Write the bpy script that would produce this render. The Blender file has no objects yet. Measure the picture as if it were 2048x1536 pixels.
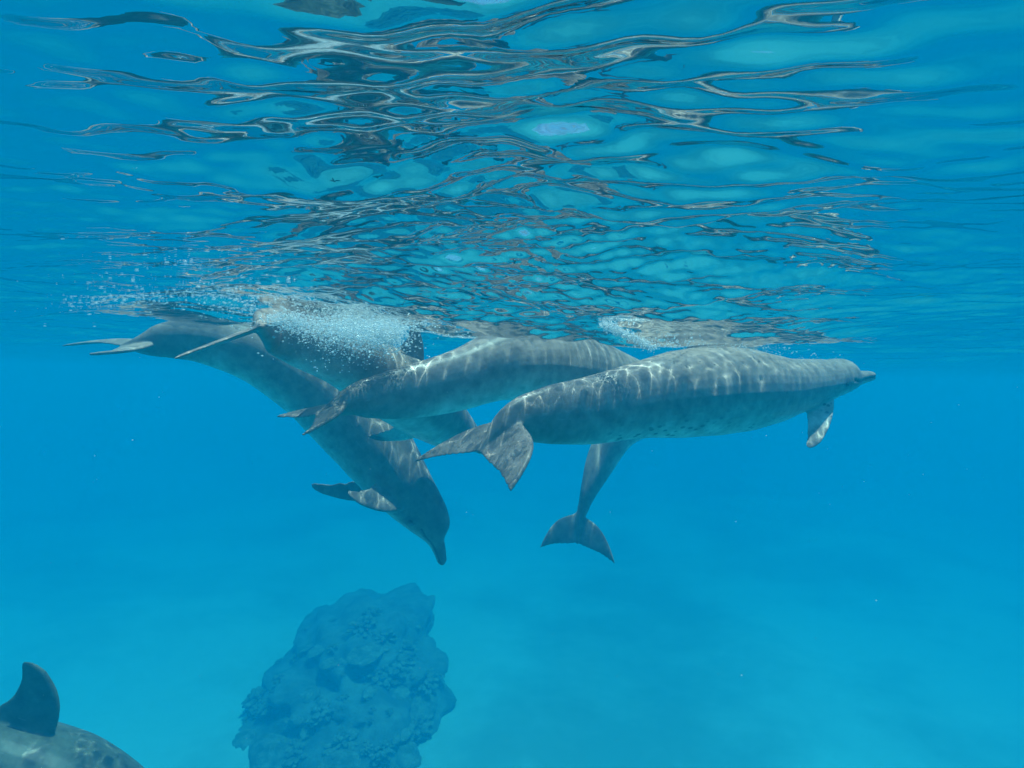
import bpy, math, random
import numpy as np
from mathutils import Vector, Matrix, Euler

SC = bpy.context.scene
COL = SC.collection
R = math.radians

# ------------------------------------------------------------------ camera
CAM_Z = -0.25
HFOV = R(84.0)
ROLL = R(-0.9)
PITCH = R(0.8)            # looks very slightly down
cam = bpy.data.cameras.new('camera')
cam.sensor_fit = 'HORIZONTAL'
cam.lens_unit = 'FOV'
cam.angle = HFOV
cam.clip_start = 0.01
cam.clip_end = 600
cam_o = bpy.data.objects.new('camera', cam)
COL.objects.link(cam_o)
cam_m = Matrix.Translation((0, 0, CAM_Z)) @ Euler((R(90) - PITCH, 0, 0)).to_matrix().to_4x4() @ Matrix.Rotation(-ROLL, 4, 'Z')
cam_o.matrix_world = cam_m
SC.camera = cam_o

# ------------------------------------------------------------------ sky, sun, exposure
TO_SUN = Vector((0.18, 0.10, 1.0)).normalized()
world = bpy.data.worlds.new('World')
SC.world = world
world.use_nodes = True
wn, wl = world.node_tree.nodes, world.node_tree.links
bg = wn['Background']
sky = wn.new('ShaderNodeTexSky')
sky.sky_type = 'NISHITA'
sky.sun_disc = False
sky.dust_density = 0.2
sky.ozone_density = 1.0
sky.sun_elevation = math.asin(TO_SUN.z)
sky.sun_rotation = math.atan2(TO_SUN.x, TO_SUN.y)
wl.new(sky.outputs[0], bg.inputs[0])
bg.inputs[1].default_value = 0.05
sun = bpy.data.lights.new('sun', 'SUN')
sun.energy = 5.0
sun.angle = R(0.5)
sun.color = (1.0, 0.90, 0.79)
sun.cycles.is_caustics_light = True
sun_o = bpy.data.objects.new('sun', sun)
COL.objects.link(sun_o)
sun_o.rotation_euler = TO_SUN.to_track_quat('Z', 'Y').to_euler()
SC.view_settings.view_transform = 'Standard'
SC.view_settings.look = 'None'
SC.view_settings.gamma = 1.0
SC.view_settings.exposure = 2.25
SC.view_settings.use_curve_mapping = False
cy = SC.cycles
cy.use_denoising = True
cy.max_bounces = 10
cy.diffuse_bounces = 3
cy.glossy_bounces = 4
cy.transmission_bounces = 6
cy.volume_bounces = 4
cy.transparent_max_bounces = 12
cy.sample_clamp_indirect = 6.0
cy.caustics_reflective = True
cy.caustics_refractive = True

# ------------------------------------------------------------------ helpers
F_PX = 1024.0 / math.tan(HFOV / 2)


def P(px, py, d):
    """the point d metres in front of the lens that the photograph shows at (px, py)"""
    v = Vector(((px - 1024.0) / F_PX * d, -(py - 768.0) / F_PX * d, -d))
    return np.array(cam_m @ v)


def material(name):
    m = bpy.data.materials.new(name)
    m.use_nodes = True
    m.node_tree.nodes.clear()
    return m, m.node_tree.nodes, m.node_tree.links


def node(nn, kind, **kw):
    n = nn.new(kind)
    for k, v in kw.items():
        if k.startswith('_'):
            setattr(n, k[1:], v)
        else:
            n.inputs[k.replace('~', ' ')].default_value = v
    return n


def mesh_from(name, v, f, mat=None, smooth=True):
    """v: (n,3) array, f: (m,k) array of equal polygons"""
    v = np.ascontiguousarray(v, np.float32)
    f = np.ascontiguousarray(f, np.int32)
    me = bpy.data.meshes.new(name)
    me.vertices.add(len(v))
    me.vertices.foreach_set('co', v.ravel())
    me.loops.add(f.size)
    me.loops.foreach_set('vertex_index', f.ravel())
    me.polygons.add(len(f))
    k = f.shape[1]
    me.polygons.foreach_set('loop_start', np.arange(0, f.size, k, dtype=np.int32))
    me.polygons.foreach_set('loop_total', np.full(len(f), k, np.int32))
    me.update(calc_edges=True)
    me.polygons.foreach_set('use_smooth', np.full(len(f), smooth, bool))
    if mat:
        me.materials.append(mat)
    return me


def link(name, me, parent=None, label=None, cat=None, group=None, kind=None):
    o = bpy.data.objects.new(name, me)
    COL.objects.link(o)
    if parent:
        o.parent = parent
    if label:
        o['label'] = label
    if cat:
        o['category'] = cat
    if group:
        o['group'] = group
    if kind:
        o['kind'] = kind
    return o


def unit(v):
    v = np.asarray(v, float)
    return v / (np.linalg.norm(v, axis=-1, keepdims=True) + 1e-12)


def wobble(p, seed, n=24, lo=0.6, hi=6.0, power=1.0):
    """smooth pseudo noise at points p: a sum of n random waves, frequencies lo..hi"""
    g = np.random.default_rng(seed)
    out = np.zeros(len(p))
    tot = 0
    for _ in range(n):
        f = lo * (hi / lo) ** g.random()
        d = unit(g.normal(size=3)) * f
        a = f ** -power
        out += a * np.sin(p @ d * 6.2832 + g.random() * 6.2832)
        tot += a * a / 2
    return out / math.sqrt(tot)

# ------------------------------------------------------------------ water surface
def axis_steps(parts, far_lo, far_hi, growth):
    """parts: list of (end, step) from parts[0][0]; beyond both ends the step grows"""
    a = [parts[0][0]]
    for end, st0, st1 in parts[1:]:
        s = a[-1]
        n = max(1, int(round((end - s) / ((st0 + st1) / 2))))
        w = np.linspace(st0, st1, n)
        a += list(s + np.cumsum(w) * (end - s) / w.sum())
    a = [float(x) for x in a]
    st = a[-1] - a[-2]
    while a[-1] < far_hi:
        st *= growth
        a.append(a[-1] + st)
    st = a[1] - a[0]
    b = []
    x = a[0]
    while x > far_lo:
        st *= growth
        x -= st
        b.insert(0, x)
    return np.array(b + a)


def surface_height(X, Y):
    g = np.random.default_rng(23)
    D = np.hypot(X, Y)
    # long swell: a warped coordinate keeps the crests from being straight
    WX = X + 0.16 * np.sin(1.3 * Y + 0.7) + 0.07 * np.sin(3.1 * Y - 1.1 * X + 2.0)
    WY = Y + 0.14 * np.sin(1.1 * X + 1.9) + 0.06 * np.sin(2.7 * X + 1.3 * Y)
    H = np.zeros_like(X)
    wake = np.exp(-(((X - 0.07 * Y) / (0.04 + 0.40 * np.abs(Y))) ** 2)) * np.clip(1.4 - np.abs(Y - 1.4) / 2.4, 0, 1)
    calm = 0.3 + 0.7 * np.clip((Y - 0.12) / 0.6, 0, 1) ** 1.2     # calmer just above the lens
    for k in range(100):
        u = (k + g.random()) / 100
        lam = 0.030 * (3.2 / 0.030) ** u
        amp = SLOPE * lam / 6.2832 * (0.9 if lam > 0.6 else 1.0 if lam > 0.15 else 0.85 if lam > 0.08 else 1.4)
        th = abs(g.normal(R(84), 0.45 if lam > 0.15 else 0.65)) % math.pi
        ph = g.random() * 6.2832
        kx, ky = math.cos(th) * 6.2832 / lam, math.sin(th) * 6.2832 / lam
        fade = np.clip(1.7 - D / (lam * 45 + 1.2), 0, 1)
        env = 1.0
        if lam < 0.3:     # ripples come in patches
            env = np.clip(0.40 + 1.0 * np.sin(WX * 2.3 + k) * np.sin(WY * 2.9 + 1.7 * k), 0.08, 1.4)
        if lam < 0.15:
            env = env * (0.8 + 1.9 * wake)
        elif lam < 1.0:     # the water the animals have churned
            env = (BS + WK * wake) * calm
        else:
            env = 0.40 + 0.30 * np.clip(D / 3.0, 0, 1)
            env = env * calm
        H += amp * fade * env * (np.sin(kx * WX + ky * WY + ph) + (0.32 * np.sin(2 * (kx * WX + ky * WY + ph)) if lam > 0.15 else 0))
    # the trough of a swell over the lens
    H -= 0.155 * np.exp(-(Y + 0.45) ** 2)
    H += 0.08 * (Y - 0.47) * np.exp(-((X - 0.05) ** 2 + (Y - 0.47) ** 2) / 0.17 ** 2)
    # the hollow over the front dolphin and the hump over the diving one
    H += -0.065 * np.exp(-(((X - 1.05) / 0.7) ** 2 + ((Y - 2.85) / 0.6) ** 2))
    H += 0.03 * np.exp(-(((X + 1.8) / 0.8) ** 2 + ((Y - 3.2) / 0.7) ** 2))
    return H


WK = 1.45
BS = 0.58
SLOPE = 0.0275
xs = axis_steps([(-3.4, 0, 0), (-1.3, .013, .008), (1.3, .008, .008), (3.6, .008, .013)], -140, 140, 1.09)
ys = axis_steps([(-0.1, 0, 0), (1.0, .004, .006), (2.4, .006, .009), (5.2, .009, .018)], -140, 140, 1.08)
X, Y = np.meshgrid(xs, ys)
H = surface_height(X, Y)
nyv, nxv = X.shape
idx = np.arange(nxv * nyv).reshape(nyv, nxv)
quads = np.stack([idx[:-1, :-1], idx[:-1, 1:], idx[1:, 1:], idx[1:, :-1]], -1).reshape(-1, 4)

m_water, nn, ll = material('sea_water_surface')
out = nn.new('ShaderNodeOutputMaterial')
fres = node(nn, 'ShaderNodeFresnel', IOR=1.333)
t_clear = node(nn, 'ShaderNodeBsdfTransparent', Color=(0.74, 0.975, 1.0, 1))
t_refr = node(nn, 'ShaderNodeBsdfRefraction', Color=(0.74, 0.975, 1.0, 1), IOR=1.333, Roughness=0.0)
gloss = node(nn, 'ShaderNodeBsdfGlossy', Roughness=0.0)
mix_t = nn.new('ShaderNodeMixShader')
mix_t.inputs[0].default_value = 0.76
mix_f = nn.new('ShaderNodeMixShader')
ll.new(t_clear.outputs[0], mix_t.inputs[1])
ll.new(t_refr.outputs[0], mix_t.inputs[2])
ll.new(fres.outputs[0], mix_f.inputs[0])
ll.new(mix_t.outputs[0], mix_f.inputs[1])
ll.new(gloss.outputs[0], mix_f.inputs[2])
ll.new(mix_f.outputs[0], out.inputs[0])
water = link('water_surface', mesh_from('water_surface', np.stack([X, Y, H], -1).reshape(-1, 3), quads, m_water), kind='structure')
water.cycles.is_caustics_caster = True


def height_at(x, y):
    return surface_height(np.atleast_1d(np.asarray(x, float)), np.atleast_1d(np.asarray(y, float)))

# ------------------------------------------------------------------ seabed
SEABED = -7.3
m_sand, nn, ll = material('pale_sand')
out = nn.new('ShaderNodeOutputMaterial')
bs = node(nn, 'ShaderNodeBsdfPrincipled', Roughness=0.9)
geo = nn.new('ShaderNodeNewGeometry')
n1 = node(nn, 'ShaderNodeTexNoise', Scale=0.16, Detail=5.0, Roughness=0.6)
n2 = node(nn, 'ShaderNodeTexNoise', Scale=3.0, Detail=4.0)
r1 = nn.new('ShaderNodeValToRGB')
r1.color_ramp.elements[0].position = 0.36
r1.color_ramp.elements[0].color = (0.30, 0.46, 0.40, 1)
r1.color_ramp.elements[1].position = 0.56
r1.color_ramp.elements[1].color = (0.56, 0.76, 0.68, 1)
mixc = nn.new('ShaderNodeMix')
mixc.data_type = 'RGBA'
mixc.blend_type = 'MULTIPLY'
mixc.inputs[0].default_value = 0.15
ll.new(geo.outputs['Position'], n1.inputs['Vector'])
ll.new(geo.outputs['Position'], n2.inputs['Vector'])
ll.new(n1.outputs[0], r1.inputs[0])
ll.new(r1.outputs[0], mixc.inputs[6])
ll.new(n2.outputs[0], mixc.inputs[7])
ll.new(mixc.outputs[2], bs.inputs['Base Color'])
ll.new(bs.outputs[0], out.inputs[0])
gx = axis_steps([(-30, 0, 0), (30, .4, .4)], -140, 140, 1.15)
gy = axis_steps([(-4, 0, 0), (40, .4, .4)], -140, 140, 1.15)
GX, GY = np.meshgrid(gx, gy)
pts = np.stack([GX, GY, np.zeros_like(GX)], -1).reshape(-1, 3)
gz = SEABED + 0.16 * wobble(pts, 5, 30, 0.04, 0.7, 0.9)
pts[:, 2] = gz
nyg, nxg = GX.shape
idg = np.arange(nxg * nyg).reshape(nyg, nxg)
qg = np.stack([idg[:-1, :-1], idg[:-1, 1:], idg[1:, 1:], idg[1:, :-1]], -1).reshape(-1, 4)
bed = link('seabed', mesh_from('seabed', pts, qg, m_sand), kind='structure')

# ------------------------------------------------------------------ dolphin skin
def skin_material(name, back, flank, belly, spots):
    m, nn, ll = material(name)
    out = nn.new('ShaderNodeOutputMaterial')
    bs = node(nn, 'ShaderNodeBsdfPrincipled', Roughness=0.42)
    bs.inputs['Specular IOR Level'].default_value = 0.18
    at = node(nn, 'ShaderNodeAttribute', _attribute_name='ventral')
    co = node(nn, 'ShaderNodeAttribute', _attribute_name='body_uv')
    dk = node(nn, 'ShaderNodeAttribute', _attribute_name='mark')
    # patchy edge between cape and belly
    nz = node(nn, 'ShaderNodeTexNoise', Scale=5.0, Detail=4.0, Roughness=0.6)
    ll.new(co.outputs['Vector'], nz.inputs['Vector'])
    ma = node(nn, 'ShaderNodeMath', _operation='MULTIPLY_ADD')
    ma.inputs[1].default_value = 0.34
    ll.new(nz.outputs[0], ma.inputs[0])
    ll.new(at.outputs['Fac'], ma.inputs[2])
    sb = node(nn, 'ShaderNodeMath', _operation='SUBTRACT')
    ll.new(ma.outputs[0], sb.inputs[0])
    sb.inputs[1].default_value = 0.17
    rp = nn.new('ShaderNodeValToRGB')
    e = rp.color_ramp.elements
    e[0].position = 0.28
    e[0].color = (*back, 1)
    e[1].position = 0.84
    e[1].color = (*belly, 1)
    mid = e.new(0.54)
    mid.color = (*flank, 1)
    ll.new(sb.outputs[0], rp.inputs[0])
    # mottling, then fine pale rake scratches
    nm = node(nn, 'ShaderNodeTexNoise', Scale=16.0, Detail=6.0, Roughness=0.65)
    ll.new(co.outputs['Vector'], nm.inputs['Vector'])
    mr = node(nn, 'ShaderNodeMapRange')
    mr.inputs[1].default_value = 0.3
    mr.inputs[2].default_value = 0.7
    mr.inputs[3].default_value = 0.62
    mr.inputs[4].default_value = 1.32
    ll.new(nm.outputs[0], mr.inputs[0])
    mm = nn.new('ShaderNodeMix')
    mm.data_type = 'RGBA'
    mm.blend_type = 'MULTIPLY'
    mm.inputs[0].default_value = 1.0
    ll.new(rp.outputs[0], mm.inputs[6])
    ll.new(mr.outputs[0], mm.inputs[7])
    mp = node(nn, 'ShaderNodeMapping')
    mp.inputs['Scale'].default_value = (3.0, 40.0, 40.0)
    mp.inputs['Rotation'].default_value = (0.2, 0.35, 0.5)
    ll.new(co.outputs['Vector'], mp.inputs['Vector'])
    ns = node(nn, 'ShaderNodeTexNoise', Scale=1.6, Detail=3.0, Roughness=0.7)
    ll.new(mp.outputs[0], ns.inputs['Vector'])
    rs = nn.new('ShaderNodeValToRGB')
    rs.color_ramp.elements[0].position = 0.66
    rs.color_ramp.elements[1].position = 0.74
    ll.new(ns.outputs[0], rs.inputs[0])
    sc = nn.new('ShaderNodeMix')
    sc.data_type = 'RGBA'
    ll.new(mm.outputs[2], sc.inputs[6])
    sc.inputs[7].default_value = (0.40, 0.37, 0.34, 1)
    sf = node(nn, 'ShaderNodeMath', _operation='MULTIPLY')
    sf.inputs[1].default_value = 0.45
    ll.new(rs.outputs[0], sf.inputs[0])
    ll.new(sf.outputs[0], sc.inputs[0])
    last = sc.outputs[2]
    if spots:   # dark flecks along the lower flank and belly
        vo = node(nn, 'ShaderNodeTexVoronoi', Scale=34.0)
        vo.inputs['Randomness'].default_value = 1.0
        mp2 = node(nn, 'ShaderNodeMapping')
        mp2.inputs['Scale'].default_value = (0.55, 1.0, 1.0)
        ll.new(co.outputs['Vector'], mp2.inputs['Vector'])
        ll.new(mp2.outputs[0], vo.inputs['Vector'])
        rv = nn.new('ShaderNodeValToRGB')
        rv.color_ramp.elements[0].position = 0.22
        rv.color_ramp.elements[0].color = (1, 1, 1, 1)
        rv.color_ramp.elements[1].position = 0.36
        rv.color_ramp.elements[1].color = (0, 0, 0, 1)
        ll.new(vo.outputs['Distance'], rv.inputs[0])
        rb = node(nn, 'ShaderNodeMapRange')
        rb.inputs[1].default_value = 0.52
        rb.inputs[2].default_value = 0.78
        ll.new(at.outputs['Fac'], rb.inputs[0])
        fm = node(nn, 'ShaderNodeMath', _operation='MULTIPLY')
        ll.new(rv.outputs[0], fm.inputs[0])
        ll.new(rb.outputs[0], fm.inputs[1])
        nb = node(nn, 'ShaderNodeTexNoise', Scale=3.0)
        ll.new(co.outputs['Vector'], nb.inputs['Vector'])
        rn = node(nn, 'ShaderNodeMapRange')
        rn.inputs[1].default_value = 0.42
        rn.inputs[2].default_value = 0.6
        ll.new(nb.outputs[0], rn.inputs[0])
        f2 = node(nn, 'ShaderNodeMath', _operation='MULTIPLY')
        ll.new(fm.outputs[0], f2.inputs[0])
        ll.new(rn.outputs[0], f2.inputs[1])
        f3 = node(nn, 'ShaderNodeMath', _operation='MULTIPLY')
        ll.new(f2.outputs[0], f3.inputs[0])
        f3.inputs[1].default_value = spots
        sp = nn.new('ShaderNodeMix')
        sp.data_type = 'RGBA'
        ll.new(f3.outputs[0], sp.inputs[0])
        ll.new(last, sp.inputs[6])
        sp.inputs[7].default_value = (0.06, 0.065, 0.07, 1)
        last = sp.outputs[2]
    mk = nn.new('ShaderNodeMix')
    mk.data_type = 'RGBA'
    ll.new(dk.outputs['Fac'], mk.inputs[0])
    ll.new(last, mk.inputs[6])
    mk.inputs[7].default_value = (0.05, 0.055, 0.06, 1)
    ll.new(mk.outputs[2], bs.inputs['Base Color'])
    bp = node(nn, 'ShaderNodeBump', Strength=0.12, Distance=0.01)
    ll.new(nm.outputs[0], bp.inputs['Height'])
    ll.new(bp.outputs[0], bs.inputs['Normal'])
    ll.new(bs.outputs[0], out.inputs[0])
    return m


M_EYE, nn, ll = material('dark_eye')
out = nn.new('ShaderNodeOutputMaterial')
bs = node(nn, 'ShaderNodeBsdfPrincipled', Roughness=0.12)
bs.inputs['Base Color'].default_value = (0.012, 0.012, 0.014, 1)
ll.new(bs.outputs[0], out.inputs[0])

# profile of a bottlenose dolphin, as parts of body length:
# distance from beak tip, half height to the back, half height to the belly, half width
PROFILE = np.array([
    (0.000, .004, .004, .006), (0.006, .011, .010, .016), (0.030, .014, .014, .020), (0.055, .017, .019, .025),
    (0.068, .023, .022, .029), (0.080, .041, .026, .037), (0.095, .053, .031, .046), (0.125, .063, .042, .057),
    (0.170, .070, .056, .068), (0.250, .080, .077, .084), (0.330, .091, .090, .093), (0.420, .098, .095, .096),
    (0.500, .096, .093, .091), (0.600, .083, .081, .076), (0.700, .066, .066, .054), (0.800, .054, .058, .036),
    (0.870, .045, .048, .024), (0.920, .034, .036, .017), (0.955, .020, .021, .015), (0.985, .007, .007, .008), (1.0, .003, .003, .004)])


def smooth_curve(ctrl, n):
    """Catmull-Rom through ctrl (k,c), resampled at n points of equal arc length over the first three columns"""
    c = np.asarray(ctrl, float)
    c = np.vstack([2 * c[0] - c[1], c, 2 * c[-1] - c[-2]])
    out_ = []
    for i in range(1, len(c) - 2):
        t = np.linspace(0, 1, 40, endpoint=False)[:, None]
        p0, p1, p2, p3 = c[i - 1], c[i], c[i + 1], c[i + 2]
        out_.append(.5 * (2 * p1 + (p2 - p0) * t + (2 * p0 - 5 * p1 + 4 * p2 - p3) * t ** 2 + (3 * p1 - p0 - 3 * p2 + p3) * t ** 3))
    out_ = np.vstack(out_ + [c[-2:-1]])
    L = np.concatenate([[0], np.cumsum(np.linalg.norm(np.diff(out_[:, :3], axis=0), axis=1))])
    s = np.linspace(0, L[-1], n)
    return np.stack([np.interp(s, L, out_[:, k]) for k in range(out_.shape[1])], 1), L[-1]


def loft(rings):
    """closed tube through rings (n, m, 3), capped at both ends"""
    n, m = rings.shape[:2]
    v = rings.reshape(-1, 3)
    f = []
    for i in range(n - 1):
        for j in range(m):
            k = (j + 1) % m
            f.append((i * m + j, i * m + k, (i + 1) * m + k, (i + 1) * m + j))
    f.append(tuple(range(m - 1, -1, -1)))
    f.append(tuple((n - 1) * m + j for j in range(m)))
    return v, f


def fin_rings(root, T, C, sweep, le, te, thick, bend=(0, 0, 0), start=-0.12, n=26, ragged=0, seed=0):
    """root: front end of the fin's base; T: base to tip height; C: along the base, front to back"""
    root, T, C, bend = (np.asarray(q, float) for q in (root, T, C, bend))
    g = np.random.default_rng(seed)
    nrm = unit(np.cross(T, C))
    a_s = np.concatenate([np.linspace(start, 0.86, n - 7), [0.9, 0.935, 0.962, 0.982, 0.993, 0.998, 1.0]])
    rings = []
    th = np.linspace(0, 2 * np.pi, 18, endpoint=False)
    nick = np.interp(a_s, np.linspace(0, 1, 13), g.random(13) * ragged)
    for a, nk in zip(a_s, nick):
        aa = max(a, 0)
        b0, b1 = le(aa), te(aa) - (nk if 0.08 < a < 0.9 else 0)
        mid_, half = (b0 + b1) / 2, max((b1 - b0) / 2, 0.0)
        if a > 0.86:
            half = half * math.sqrt(max(0.0, 1 - ((a - 0.86) / 0.14) ** 2)) + 0.012
        t_ = thick * (1 - 0.62 * aa) * (1 if a < 0.9 else max(0.3, math.sqrt(max(0, 1 - ((a - .9) / .1) ** 2))))
        cx = -np.cos(th)
        prof = np.sign(np.sin(th)) * np.abs(np.sin(th)) ** 0.7 * (0.64 + 0.36 * -cx)      # blunt front, thin rear
        ctr = root + a * T + bend * aa ** 2
        rings.append(ctr + np.outer(mid_ + half * cx, C) + np.outer(t_ * prof, nrm))
    return np.array(rings)


def dorsal_le(a): return 0.58 * a + 0.42 * a ** 3
def dorsal_te(a): return 1 - 0.75 * a + 0.97 * a ** 2
def pec_le(a): return 0.08 * a + 0.52 * a ** 2.6
def pec_te(a): return 1 - 0.30 * a + 0.28 * a ** 2.4


def fluke_rings(root, notch, tip, thick, curl, nicks, seed, full=2.7):
    root, notch, tip = (np.asarray(q, float) for q in (root, notch, tip))
    C = notch - root
    T = tip - notch
    nrm = unit(np.cross(T, C))
    g = np.random.default_rng(seed)
    a_s = np.concatenate([np.linspace(-0.05, 0.9, 26), [0.93, 0.955, 0.975, 0.99, 1.0]])
    th = np.linspace(0, 2 * np.pi, 18, endpoint=False)
    rag = np.interp(a_s, np.linspace(0, 1, 41), g.random(41) ** 4) * nicks
    rings = []
    for a, rg in zip(a_s, rag):
        aa = max(a, 0)
        b0 = -(1 - aa ** full) - 0.25 * math.exp(-aa / 0.07)
        b1 = -0.06 * math.exp(-aa / .05) - 0.06 * math.sin(math.pi * aa ** 1.3) - rg * (0.1 < aa < .8)
        mid_, half = (b0 + b1) / 2, max((b1 - b0) / 2, 0.0)
        if aa > 0.9:
            half = half * math.sqrt(max(0, 1 - ((aa - .9) / .1) ** 2)) + 0.01
        t_ = thick * (1 - 0.5 * aa ** 0.8)
        cx = -np.cos(th)
        prof = np.sign(np.sin(th)) * np.abs(np.sin(th)) ** 0.6 * (0.62 + 0.38 * -cx)
        ctr = notch + a * T + curl * nrm * math.sin(math.pi * min(aa, 1)) * np.linalg.norm(T)
        rings.append(ctr + np.outer(mid_ + half * cx, C) + np.outer(t_ * prof, nrm))
    return np.array(rings)


def make_dolphin(label, spine, up, size, mat, flukes, pecs=(), dorsal=None, voxel=0.006, eyes=True, nicks=0.04, seed=0, dorsal_s=0.455, dorsal_len=0.125, full=3.6,
                 taper=((0, 1), (1, 1)), curl=(0.03, 0.03)):
    """spine: beak tip to fluke notch, rows (x, y, z); up: a vector to the back per row; size: metres that the profile is scaled by"""
    ctrl = np.hstack([np.array(spine), np.array([unit(u) for u in up])])
    cv, length = smooth_curve(ctrl, 110)
    c = cv[:, :3]
    t = unit(np.gradient(c, axis=0))
    nrm = cv[:, 3:]
    nrm = unit(nrm - (nrm * t).sum(1, keepdims=True) * t)
    lat = np.cross(t, nrm)
    s = np.linspace(0, 1, len(c))
    hd, hv, hw = (np.interp(s, PROFILE[:, 0], PROFILE[:, k]) * size * np.interp(s, *taper) for k in (1, 2, 3))
    th = np.linspace(0, 2 * np.pi, 36, endpoint=False)
    cs, sn = np.cos(th), np.sin(th)
    sq = 0.94
    ex = lambda q: np.sign(q) * np.abs(q) ** sq
    up_r = np.where(sn > 0, hd[:, None], hv[:, None]) * ex(sn)[None]
    la_r = hw[:, None] * ex(cs)[None]
    rings = c[:, None] + up_r[..., None] * nrm[:, None] + la_r[..., None] * lat[:, None]
    pieces = [loft(rings)]

    def frame(q):
        i = q * (len(c) - 1)
        pick = lambda arr: np.array([np.interp(i, np.arange(len(c)), arr[:, k]) for k in range(3)])
        j = int(round(i))
        return pick(c), pick(t), unit(pick(nrm)), unit(pick(lat)), hd[j], hv[j], hw[j]

    # dorsal fin
    p0, t0, n0, l0, a0, v0, w0 = frame(dorsal_s)
    p1, t1, n1, l1, a1, v1, w1 = frame(dorsal_s + dorsal_len)
    base0, base1 = p0 + n0 * a0 * 0.93, p1 + n1 * a1 * 0.93
    lean = np.asarray(dorsal, float) if dorsal is not None else unit(n0 + n1) * 0.098 * size
    pieces.append(loft(fin_rings(base0, lean, base1 - base0, 1, dorsal_le, dorsal_te, 0.011 * size, start=-0.25, ragged=nicks, seed=seed)))
    # flippers
    for k, side in enumerate((1, -1)):
        pc = pecs[k] if k < len(pecs) and pecs[k] is not None else None
        if pc is None:
            p0, t0, n0, l0, a0, v0, w0 = frame(0.225)
            rt = p0 + side * l0 * w0 * 0.72 - n0 * v0 * 0.52
            T = (side * l0 * 0.13 - n0 * 0.02 + t0 * 0.05) * size
            Cc = t0 * 0.072 * size + side * l0 * 0.01 * size
            bend = t0 * 0.03 * size
        else:
            rt, T, Cc, bend = pc
        pieces.append(loft(fin_rings(rt, T, Cc, 1, pec_le, pec_te, 0.0095 * size, bend=bend, start=-0.28, ragged=nicks, seed=seed + 3 + k)))
    # flukes
    froot, tip_a, tip_b = flukes
    for k, tip in enumerate((tip_a, tip_b)):
        pieces.append(loft(fluke_rings(froot, c[-1], tip, 0.0095 * size, curl[k], nicks, seed + 7 + k, full)))
    V, Fc, o_ = [], [], 0
    for v, f in pieces:
        V.append(v)
        Fc += [tuple(i + o_ for i in q) for q in f]
        o_ += len(v)
    base = np.mean(c, axis=0)
    me = bpy.data.meshes.new('rough')
    me.from_pydata((np.vstack(V) - base).tolist(), [], Fc)
    tmp = bpy.data.objects.new('rough', me)
    COL.objects.link(tmp)
    # each closed piece must face outward before it is fused
    import bmesh
    bm = bmesh.new()
    bm.from_mesh(me)
    bmesh.ops.recalc_face_normals(bm, faces=bm.faces)
    bm.to_mesh(me)
    bm.free()
    rm = tmp.modifiers.new('fuse', 'REMESH')
    rm.mode = 'VOXEL'
    rm.voxel_size = voxel
    rm.adaptivity = 0.0
    sm = tmp.modifiers.new('relax', 'SMOOTH')
    sm.factor = 0.5
    sm.iterations = 5
    dg = bpy.context.evaluated_depsgraph_get()
    body = bpy.data.meshes.new_from_object(tmp.evaluated_get(dg))
    bpy.data.objects.remove(tmp)
    bpy.data.meshes.remove(me)
    body.name = 'dolphin_body'
    n = len(body.vertices)
    co = np.empty(n * 3)
    body.vertices.foreach_get('co', co)
    co = co.reshape(-1, 3) + base
    # skin coordinates: nearest station of the spine
    near = np.empty(n, int)
    for a in range(0, n, 8000):
        d2 = ((co[a:a + 8000, None] - c[None]) ** 2).sum(-1)
        near[a:a + 8000] = d2.argmin(1)
    rel = co - c[near]
    hgt = (rel * nrm[near]).sum(1)
    wid = (rel * lat[near]).sum(1)
    alo = (rel * t[near]).sum(1) / length
    hh, vv, ww = hd[near], hv[near], hw[near]
    ss = s[near]
    ang = np.arctan2(hgt / np.where(hgt > 0, hh, vv), np.abs(wid) / ww)
    ventral = 0.5 - ang / np.pi
    out_of = np.maximum(np.abs(wid) / ww, np.abs(hgt) / np.where(hgt > 0, hh, vv))
    fin_w = np.clip((out_of - 1.25) / 0.5, 0, 1)
    ventral = ventral * (1 - fin_w) + 0.25 * fin_w
    tailw = np.clip((ss - 0.78) / 0.12, 0, 1)
    ventral = ventral * (1 - tailw) + np.minimum(ventral, 0.35) * tailw
    headw = np.clip((0.13 - ss) / 0.08, 0, 1)
    mark = np.zeros(n)
    # mouth line along the beak, curling up below the eye
    line = np.interp(ss, [0, .03, .07, .10, .125], [.000, -.002, -.004, -.004, .003]) * size
    mline = np.exp(-((hgt - line) / (0.0032 * size)) ** 2) * (ss < 0.125) * (fin_w < .1)
    mark = np.maximum(mark, 0.9 * mline)
    co2 = co - unit(rel) * (mline * 0.0030 * size)[:, None]
    # dark ring around the eye and the stripe towards it
    de = np.hypot((ss - 0.155) / 0.013, (hgt + 0.004 * size) / (0.013 * size))
    mark = np.maximum(mark, 0.85 * np.exp(-de ** 2) * (fin_w < .1))
    # blowhole
    db = np.hypot((ss - 0.150) / 0.006, wid / (0.012 * size))
    mark = np.maximum(mark, 0.9 * np.exp(-db ** 2) * (hgt > 0))
    body.vertices.foreach_set('co', (co2 - base).ravel())
    for nm, val in (('ventral', ventral), ('mark', mark)):
        at = body.attributes.new(nm, 'FLOAT', 'POINT')
        at.data.foreach_set('value', val.astype(np.float32))
    at = body.attributes.new('body_uv', 'FLOAT_VECTOR', 'POINT')
    at.data.foreach_set('vector', np.stack([ss * length + alo * length + seed * 3.1, hgt, wid], 1).astype(np.float32).ravel())
    body.polygons.foreach_set('use_smooth', np.ones(len(body.polygons), bool))
    body.materials.clear()
    body.materials.append(mat)
    root = link('dolphin', None, label=label, cat='dolphin', group='dolphins swimming together under the surface')
    root.location = base
    bo = link('body', body, root)
    bo.cycles.is_caustics_receiver = True
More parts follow.
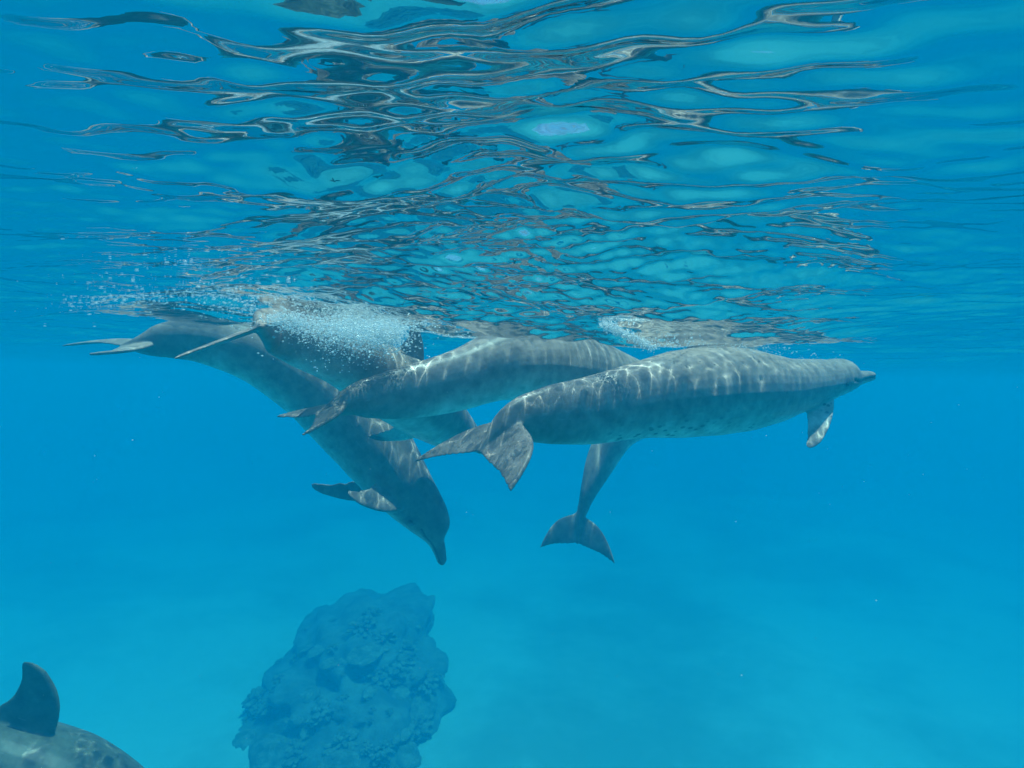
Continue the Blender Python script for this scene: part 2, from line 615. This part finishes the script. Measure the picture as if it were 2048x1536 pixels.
    if eyes:
        p0, t0, n0, l0, a0, v0, w0 = frame(0.155)
        for side in (1, -1):
            ev = []
            hgt_e = -0.004 * size
            pos = p0 + side * l0 * w0 * 0.965 + n0 * hgt_e
            nlat, nlon = 8, 12
            for i in range(1, nlat):
                for j in range(nlon):
                    u_, w_ = math.pi * i / nlat, 2 * math.pi * j / nlon
                    ev.append(pos + 0.0052 * size * (t0 * math.cos(u_) * 1.5 + n0 * math.sin(u_) * math.cos(w_) * 0.9 + l0 * math.sin(u_) * math.sin(w_) * 0.8))
            ef = [(i * nlon + j, i * nlon + (j + 1) % nlon, (i + 1) * nlon + (j + 1) % nlon, (i + 1) * nlon + j) for i in range(nlat - 2) for j in range(nlon)]
            em = bpy.data.meshes.new('eye')
            em.from_pydata((np.array(ev) - base).tolist(), [], ef + [tuple(range(nlon)), tuple((nlat - 2) * nlon + j for j in range(nlon))])
            em.polygons.foreach_set('use_smooth', np.ones(len(em.polygons), bool))
            em.materials.append(M_EYE)
            link('eye', em, root)
    return root


BACK, FLANK, BELLY = (0.235, 0.182, 0.155), (0.285, 0.222, 0.19), (0.60, 0.51, 0.45)
m_spotted = skin_material('spotted_dolphin_skin', BACK, FLANK, BELLY, 0.8)
m_plain = skin_material('plain_dolphin_skin', (0.23, 0.178, 0.152), (0.285, 0.222, 0.19), (0.66, 0.56, 0.49), 0.25)
m_dark = skin_material('dark_dolphin_skin', (0.10, 0.115, 0.085), (0.15, 0.16, 0.12), (0.42, 0.38, 0.32), 0.0)

# front right: swims away to the right just under the surface
make_dolphin('large dolphin in front, flukes spread towards the viewer, swimming right under the surface',
    [P(1744, 752, 3.75), P(1700, 757, 3.66), P(1640, 766, 3.52), P(1540, 778, 3.27), P(1420, 783, 2.98), P(1300, 797, 2.72), P(1190, 817, 2.50),
     P(1100, 828, 2.35), P(1040, 838, 2.26), P(1005, 856, 2.21), P(955, 905, 2.16)],
    [(0, 0, 1)] * 9 + [(-.25, -.1, .9), (-.5, -.35, .7)], 2.66, m_spotted,
    (P(1032, 838, 2.25), P(828, 924, 2.31), P(1019, 984, 1.86)),
    pecs=(None, (P(1668, 798, 3.42), P(1672, 890, 3.20) - P(1668, 798, 3.42), P(1608, 804, 3.35) - P(1668, 798, 3.42), (0, 0, 0))),
    taper=((0, .08, .14, .28, .43, .6), (1.15, .98, .80, .76, .9, 1)),
    seed=1, full=4.6, nicks=0.02, voxel=0.005, curl=(0.0, 0.02))

# middle: back arched against the surface, flukes to the left
make_dolphin('middle dolphin with arched back touching the surface, flukes trailing left between its neighbours',
    [P(1350, 770, 4.15), P(1315, 772, 4.05), P(1270, 768, 3.92), P(1190, 752, 3.62), P(1100, 732, 3.30), P(1010, 730, 3.02), P(920, 759, 2.82),
     P(830, 780, 2.68), P(760, 792, 2.58), P(708, 800, 2.50), P(678, 812, 2.46), P(628, 830, 2.42)],
    [(0, 0, 1)] * 10 + [(-.15, -.15, .9), (-.2, -.3, .8)], 2.42, m_plain,
    (P(696, 800, 2.48), P(552, 834, 2.68), P(602, 872, 2.18)), seed=2, curl=(-0.04, 0.03))

# left: tail at the surface, diving head down
make_dolphin('diving dolphin at the left, tail at the surface, head down, flippers out',
    [P(886, 1130, 3.85), P(876, 1090, 3.85), P(858, 1050, 3.84), P(812, 985, 3.82), P(762, 912, 3.80), P(708, 848, 3.78), P(640, 785, 3.70),
     P(560, 735, 3.58), P(480, 698, 3.45), P(400, 678, 3.38), P(335, 679, 3.33), P(290, 688, 3.32), P(240, 692, 3.32)],
    [(.9, -.15, .35)] * 3 + [(.85, -.2, .5), (.8, -.2, .6), (.7, -.2, .7), (.55, -.2, .8), (.4, -.15, .9), (.2, -.1, 1), (0, 0, 1), (0, 0, 1), (0, -.1, 1), (0, -.25, 1)],
    2.62, m_plain,
    (P(312, 686, 3.32), P(122, 692, 3.62), P(176, 709, 3.00)),
    pecs=((P(800, 1022, 3.62), P(739, 1042, 3.42) - P(800, 1022, 3.62), P(752, 962, 3.60) - P(800, 1022, 3.62), (0, 0, 0)),
          (P(770, 1005, 3.98), P(649, 1011, 4.12) - P(770, 1005, 3.98), P(735, 955, 3.98) - P(770, 1005, 3.98), (0, 0, 0))),
    seed=3, nicks=0.09, curl=(0.03, 0.03))

# left of the middle, in the foam, heading away to the right
make_dolphin('dolphin behind the white foam, one fluke hanging edge on at the left',
    [P(968, 905, 4.05), P(950, 893, 3.97), P(928, 878, 3.86), P(893, 850, 3.62), P(852, 815, 3.38), P(800, 780, 3.12), P(735, 742, 2.86), P(668, 708, 2.62),
     P(605, 682, 2.48), P(560, 664, 2.38), P(533, 655, 2.28), P(520, 654, 2.06)],
    [(.35, -.2, .9)] * 4 + [(.3, -.2, .9)] * 3 + [(.15, -.15, 1)] * 3 + [(-.3, -.2, .9), (-.35, -.2, .9)], 2.05, m_plain,
    (P(527, 652, 2.28), P(346, 718, 2.02), P(588, 633, 2.18)),
    pecs=((P(897, 828, 3.44), P(898, 864, 3.28) - P(897, 828, 3.44), P(870, 830, 3.42) - P(897, 828, 3.44), (0, 0, 0)),
          (P(838, 874, 3.40), P(771, 898, 3.30) - P(838, 874, 3.40), P(798, 846, 3.34) - P(838, 874, 3.40), (0, 0, 0))),
    seed=4, curl=(0.0, 0.0))

# behind the front dolphin, tail hanging straight down
make_dolphin('far dolphin behind the front one, only its tail and dark flukes hanging down below',
    [P(1545, 778, 6.1), P(1515, 782, 6.0), P(1480, 786, 5.85), P(1420, 800, 5.6), P(1350, 812, 5.3), P(1285, 830, 5.05), P(1238, 862, 4.88), P(1205, 915, 4.78),
     P(1182, 970, 4.70), P(1167, 1015, 4.66), P(1160, 1040, 4.63), P(1155, 1088, 4.58)],
    [(0, 0, 1)] * 3 + [(-.2, 0, 1), (-.3, -.1, .9), (-.5, -.2, .8), (-.7, -.35, .5), (-.8, -.5, .2), (-.6, -.8, .1), (-.3, -.95, .1), (-.1, -1, .2), (0, -1, .3)], 2.45, m_plain,
    (P(1158, 1028, 4.63), P(1080, 1096, 4.62), P(1230, 1128, 4.52)), seed=5, nicks=0.02, curl=(0.03, -0.03), voxel=0.0055)

# close by, bottom left corner
make_dolphin('close dolphin in the bottom left corner, only its dark dorsal fin and back in view',
    [P(483, 1926, 2.82), P(433, 1866, 2.78), P(363, 1796, 2.74), P(258, 1701, 2.66), P(138, 1616, 2.59), P(3, 1566, 2.54), P(-132, 1546, 2.50),
     P(-287, 1566, 2.46), P(-457, 1606, 2.42), P(-607, 1636, 2.40), P(-707, 1646, 2.40), P(-777, 1656, 2.40)],
    [(.5, .1, .8)] * 3 + [(.4, .1, .9)] * 3 + [(0, .1, 1)] * 6, 2.7, m_dark,
    (P(-727, 1648, 2.40), P(-827, 1646, 2.76), P(-827, 1686, 2.04)), seed=6, nicks=0.0, dorsal_s=0.455, dorsal_len=0.105, dorsal=(0.31, 0.03, 0.25), curl=(0, 0))

# ------------------------------------------------------------------ coral pinnacle
def ico(sub):
    import bmesh
    bm = bmesh.new()
    bmesh.ops.create_icosphere(bm, subdivisions=sub, radius=1)
    v = np.array([list(q.co) for q in bm.verts])
    f = np.array([[q.index for q in p.verts] for p in bm.faces])
    bm.free()
    return v, f


def rock_material(name, a, b, scale):
    m, nn, ll = material(name)
    out = nn.new('ShaderNodeOutputMaterial')
    bs = node(nn, 'ShaderNodeBsdfPrincipled', Roughness=0.9)
    geo = nn.new('ShaderNodeNewGeometry')
    nz = node(nn, 'ShaderNodeTexNoise', Scale=scale, Detail=8.0, Roughness=0.7)
    rp = nn.new('ShaderNodeValToRGB')
    rp.color_ramp.elements[0].position = 0.4
    rp.color_ramp.elements[0].color = (*a, 1)
    rp.color_ramp.elements[1].position = 0.62
    rp.color_ramp.elements[1].color = (*b, 1)
    ll.new(geo.outputs['Position'], nz.inputs['Vector'])
    ll.new(nz.outputs[0], rp.inputs[0])
    ll.new(rp.outputs[0], bs.inputs['Base Color'])
    bp = node(nn, 'ShaderNodeBump', Strength=0.8, Distance=0.1)
    ll.new(nz.outputs[0], bp.inputs['Height'])
    ll.new(bp.outputs[0], bs.inputs['Normal'])
    ll.new(bs.outputs[0], out.inputs[0])
    return m


m_rock = rock_material('reef_rock', (0.10, 0.115, 0.10), (0.25, 0.27, 0.22), 1.3)
m_coral = rock_material('hard_coral', (0.12, 0.13, 0.09), (0.34, 0.33, 0.24), 5.0)
pin = link('coral_pinnacle', None, label='dark hazy coral pinnacle rising from the pale sand at the bottom', cat='coral reef')
pin_c = np.array([-3.3, 12.5, SEABED - .1])
pin.scale = (1.0, 1.5, 0.54)
pin.location = pin_c
v, f = ico(6)
q = v.copy()
full = np.sign(q) * np.abs(q) ** np.array([.8, .8, 1.0])
rise = np.maximum(q[:, 2], 0)
rock = np.stack([full[:, 0] * 1.72 * (1 + .2 * (1 - rise)) - .12 + .5 * rise ** 1.5, full[:, 1] * 2.5 + .9 * rise, q[:, 2] * 2.75], 1)
dirs = unit(rock - np.array([0, 0, 0.4]))
rock += dirs * (0.30 * wobble(rock, 21, 26, .12, .5, .6) + 0.15 * wobble(rock, 22, 30, .5, 1.8, .6) + 0.03 * wobble(rock, 23, 40, 2, 6, .5))[:, None]
link('rock', mesh_from('rock', rock, f, m_rock), pin)
g = np.random.default_rng(8)
heads = []
for k in range(5):
    n_b = 46 if k < 3 else 34
    bv, bf = ico(2)
    if k in (1, 3):            # a smooth boulder coral, a flat table coral
        bv, bf = ico(4)
        dom = bv * np.array([1, 1, .8]) if k == 1 else bv * np.array([1.5, 1.3, .16]) + np.array([0, 0, .55])
        dom = dom + bv * (0.07 * wobble(bv, 40 + k, 30, .8, 4, .4))[:, None]
        heads.append(mesh_from('coral_head', dom, bf, m_coral))
        continue
    V, Fs = [], []
    for i in range(n_b):       # knobbly branching head
        d = unit(g.normal(size=3) + np.array([0, 0, .9]))
        if d[2] < -0.1:
            d[2] *= -1
        ln = 0.6 + 0.4 * g.random()
        r_ = 0.10 + 0.07 * g.random()
        b_ = bv * np.array([r_, r_, r_]) + d * ln
        b_ = np.where((bv @ d < 0)[:, None], b_ - d * ln * 0.62 * (-(bv @ d))[:, None], b_)
        V.append(b_)
        Fs.append(bf + i * len(bv))
    heads.append(mesh_from('coral_head', np.vstack(V), np.vstack(Fs), m_coral))
sel = g.permutation(len(rock))
cnt = 0
for i in sel:
    p = rock[i]
    if p[2] < 0.1 or p[1] > 1.0:
        continue
    o = link('coral_head', heads[cnt % 5], pin)
    o.location = p
    if cnt % 5 in (1, 3):
        o.scale = (1, 1, 1)
    o.rotation_euler = Vector(dirs[i] + np.array([0, 0, .5])).to_track_quat('Z', 'Y').to_euler()
    sc_ = 0.07 + 0.34 * g.random() ** 4
    o.scale = (sc_, sc_, sc_ * (0.6 + .5 * g.random()))
    cnt += 1
    if cnt >= 110:
        break

# ------------------------------------------------------------------ foam, bubbles, specks
m_foam, nn, ll = material('air_bubble')
out = nn.new('ShaderNodeOutputMaterial')
b1 = node(nn, 'ShaderNodeBsdfPrincipled', Roughness=0.12)
b1.inputs['Base Color'].default_value = (0.93, 0.95, 0.95, 1)
b1.inputs['Specular IOR Level'].default_value = 1.0
tl = nn.new('ShaderNodeBsdfTranslucent')
tl.inputs[0].default_value = (0.85, 0.88, 0.88, 1)
mx = nn.new('ShaderNodeMixShader')
mx.inputs[0].default_value = 0.4
ll.new(b1.outputs[0], mx.inputs[1])
ll.new(tl.outputs[0], mx.inputs[2])
tb = nn.new('ShaderNodeBsdfTransparent')
my = nn.new('ShaderNodeMixShader')
my.inputs[0].default_value = 0.4
ll.new(mx.outputs[0], my.inputs[1])
ll.new(tb.outputs[0], my.inputs[2])
ll.new(my.outputs[0], out.inputs[0])


def bubble_cloud(name, centres, radii, label, cat, stretch=(1, 1, 1), seed=0, kind='stuff'):
    g = np.random.default_rng(seed)
    v, f = ico(1)
    n = len(centres)
    sc_ = radii[:, None] * (np.array(stretch)[None] * (0.75 + 0.5 * g.random((n, 3))))
    V = centres[:, None] + v[None] * sc_[:, None]
    Fs = f[None] + (np.arange(n) * len(v))[:, None, None]
    org = centres.mean(0)
    me = mesh_from(name, V.reshape(-1, 3) - org, Fs.reshape(-1, 3), m_foam)
    o = link(name, me, label=label, cat=cat, kind=kind)
    o.location = org
    o.cycles.is_caustics_receiver = True
    return o


def under(cs):
    cs[:, 2] = np.minimum(cs[:, 2], height_at(cs[:, 0], cs[:, 1]) - 0.002)
    return cs


g = np.random.default_rng(77)
# (a) thick foam over the dolphin at the left
cs = []
for (px, py, d, sx, sy, sd, n) in ((700, 662, 2.45, 48, 17, .14, 19000), (620, 650, 2.35, 50, 12, .12, 5000), (770, 668, 2.6, 22, 16, .08, 11000),
                                   (690, 700, 2.5, 60, 18, .12, 2200), (572, 640, 2.10, 26, 9, .03, 2600), (830, 645, 2.65, 30, 7, .08, 1500)):
    for _ in range(n):
        cs.append(P(px + g.normal() * sx, py + g.normal() * sy, d + g.normal() * sd))
cs = np.array(cs)
hs = height_at(cs[:, 0], cs[:, 1])
cs[:, 2] = np.minimum(cs[:, 2], hs + 0.004)
bubble_cloud('foam', cs, 0.0005 + 0.0036 * g.random(len(cs)) ** 7, 'thick white foam churned up over the back of the dolphin at the left', 'foam', (1.5, 1.3, .9), 1)
# (b) bubble line running right from it
t_ = g.random(1500)
cs = np.array([P(795 + 190 * a + g.normal() * 4, 648 + 8 * math.sin(a * 3) + g.normal() * 3.2, 3.0 + .03 * g.normal()) for a in t_])
cs = under(cs)
bubble_cloud('bubble_trail', cs, 0.0009 + 0.0034 * g.random(len(cs)) ** 3, 'thin line of bright bubbles left of the arched back', 'bubbles', (1.6, 1.2, .8), 2)
# (c) bubble streak between the two backs
t_ = g.random(2200)
cs = np.array([P(1205 + 100 * a + g.normal() * 5, 648 + 46 * a + g.normal() * 5, 2.50 - .05 * a + .02 * g.normal()) for a in t_])
cs = under(cs)
bubble_cloud('bubble_trail', cs, 0.0008 + 0.003 * g.random(len(cs)) ** 3, 'slanting white bubble streak right of the arched back', 'bubbles', (1.3, 1.2, 1), 3)
# (d) spray over the front dolphin
cs = []
for (px, py, sx, sy, n) in ((1350, 672, 35, 12, 420), (1440, 690, 60, 9, 260), (1580, 720, 60, 8, 130), (1510, 702, 50, 8, 160)):
    for _ in range(n):
        cs.append(P(px + g.normal() * sx, py + g.normal() * sy, 2.75 + .08 * g.normal() + (px - 1350) * .0018))
cs = under(np.array(cs))
bubble_cloud('foam', cs, 0.001 + 0.003 * g.random(len(cs)) ** 3, 'scattered foam bubbles along the back of the front dolphin', 'foam', (1.4, 1.2, .8), 4)
# (e) flattened white bubbles standing in for sun glints under the surface at the left
cs = []
for (px, py, sx, sy, n) in ((330, 560, 110, 45, 260), (250, 600, 70, 12, 450), (430, 600, 90, 18, 1100), (400, 510, 70, 16, 70), (520, 625, 60, 10, 600)):
    for _ in range(n):
        x_, y_ = px + g.normal() * sx, py + g.normal() * sy
        dirv = P(x_, y_, 1.0) - P(1024, 768, 0.0)
        base_ = np.array(cam_m.translation)
        if dirv[2] <= 0.03:
            continue
        k_ = (0.0 - CAM_Z) / dirv[2]
        if k_ > 5:
            continue
        cs.append(base_ + dirv * k_)
cs = np.array(cs)
cs[:, 2] = height_at(cs[:, 0], cs[:, 1]) - 0.002
rad = (0.0004 + 0.0016 * g.random(len(cs)) ** 4) * np.clip(cs[:, 1], .8, 3) * .75
bubble_cloud('glint_bubbles', cs, rad, 'flattened white bubbles standing in for sun glints under the surface above the left tail', 'bubbles', (3.2, 1.4, .55), 5)
# (f) drifting specks
cs = np.array([P(g.random() * 2048, 560 + g.random() * 960, 0.8 + 2.2 * g.random()) for _ in range(230)])
bubble_cloud('drifting_specks', cs, 0.0004 + 0.0009 * g.random(230) ** 5, 'tiny pale specks drifting in the blue water', 'plankton', (1.4, 1, 1), 6)

# ------------------------------------------------------------------ the water itself
m_haze, nn, ll = material('blue_water_body')
out = nn.new('ShaderNodeOutputMaterial')
vol = nn.new('ShaderNodeVolumePrincipled')
vol.inputs['Color'].default_value = (0.0, 0.183, 0.318, 1)
vol.inputs['Density'].default_value = 0.205
vol.inputs['Absorption Color'].default_value = (0.0, 0.46, 0.62, 1)
ll.new(vol.outputs[0], out.inputs[1])
a, b, z0, z1 = -185.0, 185.0, SEABED - 3.0, 0.45
hv_ = [(x, y, z) for z in (z0, z1) for y in (a, b) for x in (a, b)]
hf = [(0, 2, 3, 1), (4, 5, 7, 6), (0, 1, 5, 4), (2, 6, 7, 3), (0, 4, 6, 2), (1, 3, 7, 5)]
me = bpy.data.meshes.new('haze')
me.from_pydata(hv_, [], hf)
me.materials.append(m_haze)
link('haze', me, label='clear blue sea water that fades far things', kind='stuff')
